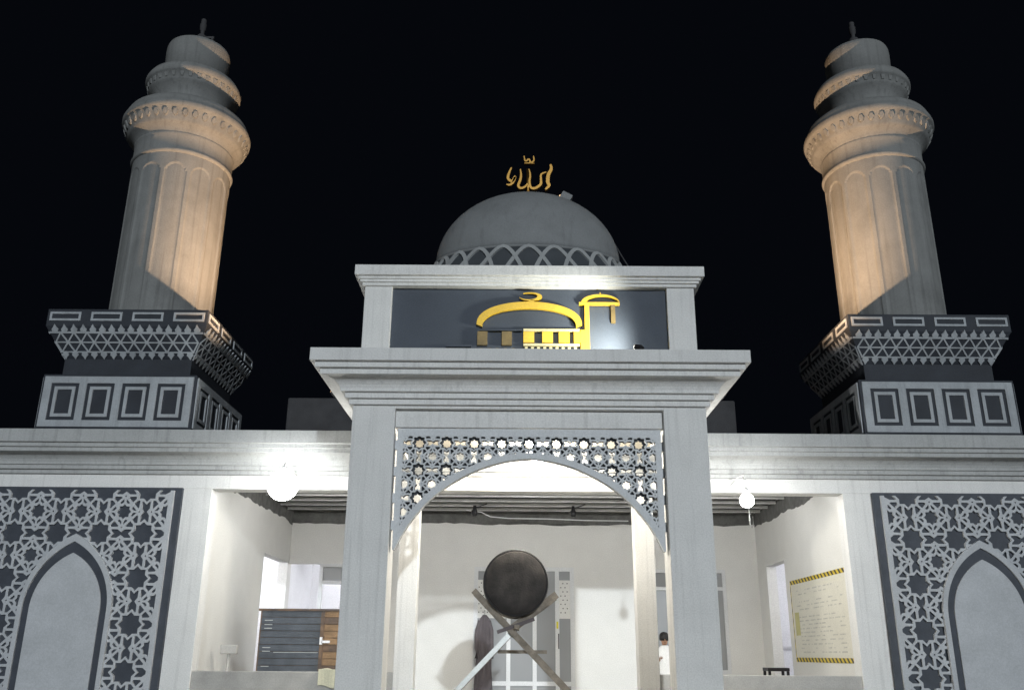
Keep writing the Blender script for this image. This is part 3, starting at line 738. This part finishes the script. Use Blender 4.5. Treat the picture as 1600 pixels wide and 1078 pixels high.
mb = MB(); mb.lathe(.145, 12.9, [(.035, 4.45), (.035, 4.52), (.06, 4.53), (.06, 4.579)], 16); mb.build('socket', M['alu'], t)
for x, w_ in ((-3.3, 'verandah bay with the slatted cabinet'), (0.1, 'middle of the hall behind the porch'), (3.3, 'verandah bay with the taped banner')):
    t = thing('tube_light', 'white tube light fixed under the ceiling over the '+w_, 'lamp', (x, 15.3, 4.43), 'tube lights of the hall')
    mb = MB(); mb.box(x-.62, x+.62, 15.27, 15.33, 4.40, 4.498); mb.build('batten_case', M['alu'], t)
    mb = MB(); mb.tube([(x-.58, 15.30, 4.372), (x+.58, 15.30, 4.372)], .022, 12); mb.build('tube', M['tube'], t)
for x, y, w_ in ((6.5, 18.6, 'room beyond the right doorway'), (-6.5, 18.4, 'room beyond the left doorway'), (-3.3, 21.2, 'room behind the slatted cabinet')):
    t = thing('room_light', 'white tube light on the ceiling of the '+w_, 'lamp', (x, y, 3.6), 'tube lights of the side rooms')
    mb = MB(); mb.box(x-.5, x+.5, y-.03, y+.03, 3.62, 3.699); mb.build('batten_case', M['alu'], t)
    mb = MB(); mb.tube([(x-.48, y, 3.585), (x+.48, y, 3.585)], .022, 12); mb.build('tube', M['tube_room'], t)
for x, side in ((-1.0, 'left'), (1.0, 'right')):
    t = thing('ceiling_socket', f'black lamp socket under the hall ceiling, {side} one of two seen through the arch', 'lamp socket', (x, 18.3, 4.4), 'empty sockets under the hall ceiling')
    mb = MB(); mb.lathe(x, 18.3, [(.03, 4.22), (.055, 4.24), (.06, 4.32), (.04, 4.36), (.03, 4.44)], 14); mb.build('socket', M['black'], t)
    mb = MB(); mb.tube([(x, 18.3, 4.40), (x+.10, 18.28, 4.42), (x+.25, 18.3, 4.48)], .012, 6); mb.tube([(x, 18.3, 4.38), (x-.09, 18.3, 4.30), (x-.17, 18.3, 4.31)], .010, 6); mb.build('wire', M['black'], t)
mb = MB(); mb.tube([(-1.2, 18.8, 4.42), (-.9, 18.9, 4.40), (-.7, 18.95, 4.31), (-.3, 19.0, 4.285), (.5, 19.0, 4.28), (1.3, 19.0, 4.255), (2.2, 19.0, 4.25)], .010, 6)
tag(mb.build('ceiling_cable', M['white']), 'white cable sagging under the hall ceiling seen through the arch', 'cable')

# ================================================================== big drum on its crossed stand
dr = thing('mosque_drum', 'big dark hide drum facing out under the porch arch', 'drum', (-.16, 13.0, 2.1))
cx, cz, y0 = -.165, 2.545, 13.0
def barrel(mb, prof, n=56, smooth=True, cap0=True, cap1=True):
    mb.rings([[(cx+r*math.cos(2*PI*j/n), y, cz+r*math.sin(2*PI*j/n)) for j in range(n)] for r, y in prof], smooth=smooth, cap0=cap0, cap1=cap1)
mb = MB(); barrel(mb, [(.425, y0+.03), (.445, y0+.1), (.47, y0+.3), (.475, y0+.5), (.47, y0+.7), (.445, y0+.9), (.43, y0+.96)]); mb.build('shell', M['drumwood'], dr)
mb = MB(); barrel(mb, [(.43, y0+.05), (.43, y0+.01), (.418, y0), (.25, y0-.004), (.03, y0-.005)]); mb.build('drumhead', M['skin'], dr)
mb = MB()
mb.rings([[(cx+(.44+q*math.cos(b2))*math.cos(a), y0+.035+q*math.sin(b2), cz+(.44+q*math.cos(b2))*math.sin(a)) for b2 in [k*PI/4 for k in range(8)]] for a in [2*PI*j/48 for j in range(49)] for q in (.022,)], cap0=False, cap1=False)
mb.build('hoop', M['black'], dr)
for j in range(20):
    a = 2*PI*(j+.5)/20; mb = MB(); px, pz = cx+.447*math.cos(a), cz+.447*math.sin(a)
    mb.tube([(px, y0+.03, pz), (px, y0+.11, pz)], .013, 8); mb.build('peg', M['drumwood'], dr)
st = thing('drum_stand', 'crossed old timber trestle carrying the big drum', 'stand', (-.2, 13.3, .30))
for y in (13.14, 13.78):
    mb = MB(); mb.beam((-.76, y, 2.44), (1.36, y, .32), .085, .06); mb.build('leg', M['oldwood'], st)
    mb = MB(); mb.beam((.42, y+.08, 2.40), (-.22, y+.08, 1.93), .10, .06); mb.build('arm', M['oldwood'], st)
    mb = MB(); mb.beam((-.16, y+.07, 1.94), (-1.75, y+.07, .32), .07, .05); mb.build('leg', M['steel'] if y < 13.5 else M['oldwood'], st)
mb = MB(); mb.beam((-.42, 13.12, 1.88), (.10, 13.12, 2.06), .05, .05); mb.build('lashing', M['cloth_dark'], st)
mb = MB(); mb.box(-.42, .30, 13.86, 13.90, 1.60, 1.65); mb.build('tie_bar', M['oldwood'], st)
mb = MB(); mb.box(-.18, -.11, 13.02, 13.9, 1.92, 1.98); mb.build('spine', M['oldwood'], st)

# ================================================================== furniture and small things in the verandah
cab = thing('slatted_cabinet', 'brown slatted wooden cabinet standing in the left bay under the globe lamp', 'cabinet', (-3.7, 16.1, .45))
for i in range(16):
    z = .5+i*.111
    for k, (x0, x1) in enumerate(((-4.50, -3.46), (-3.44, -2.55))):
        mb = MB(); mb.box(x0, x1, 16.0+random.uniform(0, .008), 16.03, z, z+.101); mb.build('slat', M['slat_flare'] if k == 0 else (M['wood'] if random.random() < .3 else M['wood_pale']), cab)
mb = MB(); mb.box(-4.53, -2.52, 16.031, 16.5, .455, 2.26); mb.build('carcass', M['wood'], cab)
mb = MB(); mb.box(-4.56, -2.49, 15.98, 16.52, 2.262, 2.30); mb.build('top', M['wood'], cab)
for x in (-3.45,):
    mb = MB(); mb.box(x-.03, x+.03, 15.975, 16.0, .455, 2.255); mb.build('stile', M['wood'], cab)
for z in (2.10, 2.03, 1.97, 1.66, 1.60, 1.36):
    mb = MB(); mb.box(-4.44, -4.31, 15.982, 15.996, z, z+.014); mb.build('hinge', M['steel'], cab)
mb = MB(); mb.box(-4.25, -3.5, 15.988, 15.997, 1.585, 1.597); mb.build('bolt_rail', M['steel'], cab)
mb = MB(); mb.box(-3.44, -3.30, 15.93, 15.97, 1.745, 1.785); mb.box(-3.47, -3.43, 15.93, 15.974, 1.72, 1.84); mb.build('handle', M['white'], cab)
cl = thing('folded_cloth', 'cream folded cloth lying over the low wall beside the left porch pillar', 'cloth', (-2.75, 14.1, 1.325))
mb = MB()
rs = []
for i in range(11):
    u_ = i/10; x = -3.05+.42*u_
    w_ = .012*math.sin(u_*9)
    rs.append([(x, 14.0-.012+w_, 1.10+.05*(1-u_)+w_), (x, 13.99+w_, 1.335), (x, 14.2, 1.352+w_), (x, 14.235, 1.25), (x, 14.243, 1.25), (x, 14.21, 1.362+w_), (x, 13.975+w_, 1.362), (x, 13.972+w_, 1.09+.05*(1-u_)+w_)])
mb.rings(rs); mb.build('cloth_fold', M['cloth_cream'], cl)
bx = MB(); bx.box(-2.95, -2.70, 13.90, 14.038, 1.0, 1.06); bx.box(-2.93, -2.72, 13.92, 14.038, .9, .999)
tag(bx.build('wall_box', M['attic'], bevel=.01), 'small dark meter box on the low wall under the cream cloth', 'box')
# grey pedestal sign in the left corner
ps_ = thing('pedestal', 'small grey pedestal stand in the left corner of the bay by the bright pier', 'stand', (-4.72, 15.0, .45))
mb = MB(); mb.tube([(-4.70, 15.0, .47), (-4.70, 15.0, 1.56)], .025, 10); mb.build('post', M['grey_wall'], ps_)
mb = MB(); mb.box(-4.83, -4.57, 14.94, 15.06, 1.56, 1.70); mb.build('head', M['grey_wall'], ps_, bevel=.015)
mb = MB(); mb.lathe(-4.70, 15.0, [(.16, .451), (.16, .47), (.03, .49)], 20); mb.build('foot', M['grey_wall'], ps_)
# banner framed with hazard tape on the right wall
bn = thing('taped_banner', 'pale printed banner edged with yellow and black hazard tape on the right wall', 'banner', (4.99, 15.9, 2.2))
fb = Frame((4.999, 14.40, 0), (0, 1, 0), (0, 0, 1), (-1, 0, 0))
mb = MB(); fb.poly(mb, [(.03, 1.52), (2.98, 1.52), (2.98, 2.90), (.03, 2.90)], 0, .003, jit=False); mb.build('sheet', M['paper'], bn)
def tape(a, b_, w_, name):
    a = Vector(a); b_ = Vector(b_); L_ = (b_-a).length; d = (b_-a).normalized(); e = Vector((-d.y, d.x))
    mb = MB(); fb.poly(mb, [a-e*w_/2, b_-e*w_/2, b_+e*w_/2, a+e*w_/2], .0032, .0045, jit=False); o = mb.build(name, M['tape_y'], bn)
    mb = MB(); n = int(L_/.17); p = L_/n
    for i in range(n):
        s0 = i*p+.01
        q = [a+d*s0-e*w_/2, a+d*(s0+p*.45)-e*w_/2, a+d*(s0+p*.95)+e*w_/2, a+d*(s0+p*.5)+e*w_/2]
        fb.poly(mb, q, .0046, .0054, jit=False)
    mb.build('tape_print', M['tape_k'], o)
tape((.03, 2.885), (3.0, 2.885), .075, 'hazard_tape'); tape((.03, 1.535), (3.0, 1.535), .075, 'hazard_tape'); tape((2.985, 1.58), (2.985, 2.84), .035, 'hazard_tape')
mb = MB()
for j in range(17):
    z = 2.72-j*.066; x = .25+random.uniform(0, .2)
    if j in (2, 6): continue
    while x < 2.55:
        l = random.uniform(.05, .28)
        if random.random() < .72: fb.poly(mb, [(x, z-.010), (min(x+l, 2.7), z-.010), (min(x+l, 2.7), z+.010), (x, z+.010)], .0032, .0036, jit=False)
        x += l+random.uniform(.03, .12)
mb.build('print_line', M['ink'], bn, kind='stuff')
mb = MB(); fb.poly(mb, [(2.60, 1.95), (2.86, 1.95), (2.86, 2.35), (2.60, 2.35)], .0032, .004, jit=False); mb.build('yellow_patch', mat('pale_olive_print', (.50, .47, .22), .7, var=.2), bn)
# black stool by the right doorway, white rail in the room
so = thing('black_stool', 'little black stool standing in the doorway beside the taped banner', 'stool', (4.72, 17.75, .45))
mb = MB(); mb.box(4.50, 4.90, 17.55, 17.95, 1.33, 1.39); mb.build('seat', M['black'], so, bevel=.01)
for x in (4.53, 4.87):
    for y in (17.58, 17.92):
        mb = MB(); mb.box(x-.022, x+.022, y-.022, y+.022, .451, 1.329); mb.build('leg', M['black'], so)
rl = MB(); rl.box(5.9, 5.93, 17.5, 20.5, 2.52, 2.56); rl.box(5.9, 7.99, 20.47, 20.5, 2.52, 2.56)
tag(rl.build('towel_rail', M['alu']), 'thin white rail across the bright room beyond the right doorway', 'rail')
lk = thing('grey_locker', 'grey locker in the bright room seen through the right doorway', 'locker', (5.6, 20.6, .45))
mb = MB(); mb.box(5.25, 5.62, 20.4, 20.9, .451, 1.95); mb.build('body', M['grey_wall'], lk, bevel=.01)
mb = MB(); mb.box(5.27, 5.60, 20.385, 20.399, .50, 1.90); mb.build('door', M['grey_wall'], lk)
mb = MB(); mb.box(5.53, 5.56, 20.36, 20.384, 1.2, 1.35); mb.build('handle', M['black'], lk)
# dark gown hanging at the glass door
gw = thing('hanging_gown', 'long dark gown hanging against the glass door behind the drum stand', 'gown', (-.80, 19.45, 2.3))
rs = []
for i, (z, w_, d_) in enumerate(((2.36, .05, .03), (2.29, .13, .06), (2.16, .17, .08), (2.0, .18, .08), (1.5, .21, .09), (1.0, .25, .10), (.7, .27, .11))):
    w_ *= .72
    rs.append([(-.80+w_*(1+.10*math.sin(5*a+i))*math.cos(a), 19.48+d_*(1+.3*math.sin(7*a))*math.sin(a), z) for a in [2*PI*j/36 for j in range(36)]])
mb = MB(); mb.rings(rs, smooth=True); mb.build('gown_body', M['cloth_dark'], gw)
for s in (-1, 1):
    mb = MB(); mb.tube([(-.80+s*.09, 19.47, 2.24), (-.80+s*.14, 19.45, 2.05), (-.80+s*.15, 19.44, 1.70), (-.80+s*.15, 19.44, 1.5)], [.045, .05, .05, .045], 12); mb.build('sleeve', M['cloth_dark'], gw)
mb = MB(); mb.tube([(-.80, 19.48, 2.34), (-.80, 19.50, 2.44), (-.80, 19.57, 2.46), (-.80, 19.612, 2.46)], .008, 6); mb.build('hook', M['steel'], gw)

# ================================================================== person in white beyond the right rear pier
per = thing('person', 'person in white clothes with raised forearms, standing behind the right porch pillar', 'person', (2.86, 19.0, .45))
def skinned(name, verts, edges, radii, m, parent, sub=2):
    me = bpy.data.meshes.new(name); off = parent.location
    me.from_pydata([(v[0]-off.x, v[1]-off.y, v[2]-off.z) for v in verts], edges, [])
    o = bpy.data.objects.new(name, me); COL.objects.link(o); o.parent = parent
    sk = o.modifiers.new('skin', 'SKIN'); sk.use_smooth_shade = True
    for i, v in enumerate(me.skin_vertices[0].data): v.radius = (radii[i], radii[i]*.9); v.use_root = (i == 0)
    sb = o.modifiers.new('sub', 'SUBSURF'); sb.levels = sub; sb.render_levels = sub
    me.materials.append(m); return o
px, py, pz = 2.84, 19.0, .45
V = [(0, 0, .80), (0, 0, .95), (0, 0, 1.12), (0, .01, 1.24), (0, .0, 1.31), (0, -.01, 1.36), (0, -.02, 1.43), (0, -.02, 1.50),
     (-.15, .0, 1.23), (-.20, -.03, 1.02), (-.13, -.20, 1.06), (.15, .0, 1.23), (.21, -.04, 1.02), (.20, -.22, 1.13),
     (-.08, 0, .76), (-.09, -.01, .43), (-.09, .02, .06), (-.09, -.10, .03), (.08, 0, .76), (.09, -.01, .43), (.09, .02, .06), (.09, -.10, .03)]
E = [(0, 1), (1, 2), (2, 3), (3, 4), (4, 5), (5, 6), (6, 7), (3, 8), (8, 9), (9, 10), (3, 11), (11, 12), (12, 13), (0, 14), (14, 15), (15, 16), (16, 17), (0, 18), (18, 19), (19, 20), (20, 21)]
RD = [.12, .115, .125, .10, .045, .05, .085, .07, .055, .042, .030, .055, .042, .030, .085, .055, .038, .032, .085, .055, .038, .032]
skinned('body', [(px+a, py+b2, pz+c) for a, b2, c in V], E, RD, M['flesh'], per)
for hx, hy, hz, s in ((-.13, -.20, 1.06, -1), (.20, -.22, 1.13, 1)):
    for k, L_ in enumerate((.055, .07, .075, .065)):
        x = hx+(k-1.5)*.018; skinned('finger', [(px+x, py+hy-.03, pz+hz+.01), (px+x, py+hy-.03-L_*.6, pz+hz+.03), (px+x, py+hy-.03-L_*.8, pz+hz+.03+L_*.45)], [(0, 1), (1, 2)], [.010, .008, .006], M['flesh'], per, 1)
    skinned('thumb', [(px+hx-s*.02, py+hy-.01, pz+hz+.01), (px+hx-s*.05, py+hy-.05, pz+hz+.04)], [(0, 1)], [.011, .008], M['flesh'], per, 1)
mb = MB(); mb.lathe(px, py, [(.27, pz+.35), (.245, pz+.55), (.20, pz+.80), (.175, pz+.95), (.19, pz+1.12), (.17, pz+1.24), (.09, pz+1.31), (.065, pz+1.33)], 32, sy=.75, mod=lambda a, z: 1+.03*math.sin(6*a)*max(0, (pz+1-z)))
mb.build('robe', M['white_cloth'], per)
for s, e, h in ((-1, (-.20, -.03, 1.02), (-.15, -.155, 1.05)), (1, (.21, -.04, 1.02), (.203, -.165, 1.095))):
    mb = MB(); mb.tube([(px+s*.12, py, pz+1.25), (px+s*.165, py-.01, pz+1.18), (px+e[0], py+e[1], pz+e[2]), (px+h[0], py+h[1], pz+h[2])], [.075, .072, .06, .055], 14); mb.build('sleeve', M['white_cloth'], per)
mb = MB(); mb.lathe(px, py+.005, [(.092, pz+1.42), (.098, pz+1.47), (.092, pz+1.53), (.06, pz+1.575), (.01, pz+1.59)], 24); mb.build('hair', M['hair'], per)
for s in (-1, 1):
    mb = MB(); mb.lathe(px+s*.032, py-.092, [(.002, pz+1.448), (.012, pz+1.455), (.002, pz+1.462)], 10); mb.build('eye', M['black'], per)
mb = MB(); mb.tube([(px, py-.085, pz+1.45), (px, py-.112, pz+1.415), (px, py-.09, pz+1.405)], [.008, .014, .008], 8); mb.build('nose', M['flesh'], per)
mb = MB(); mb.box(px-.022, px+.022, py-.098, py-.088, pz+1.378, pz+1.384); mb.build('mouth', M['drumwood'], per)
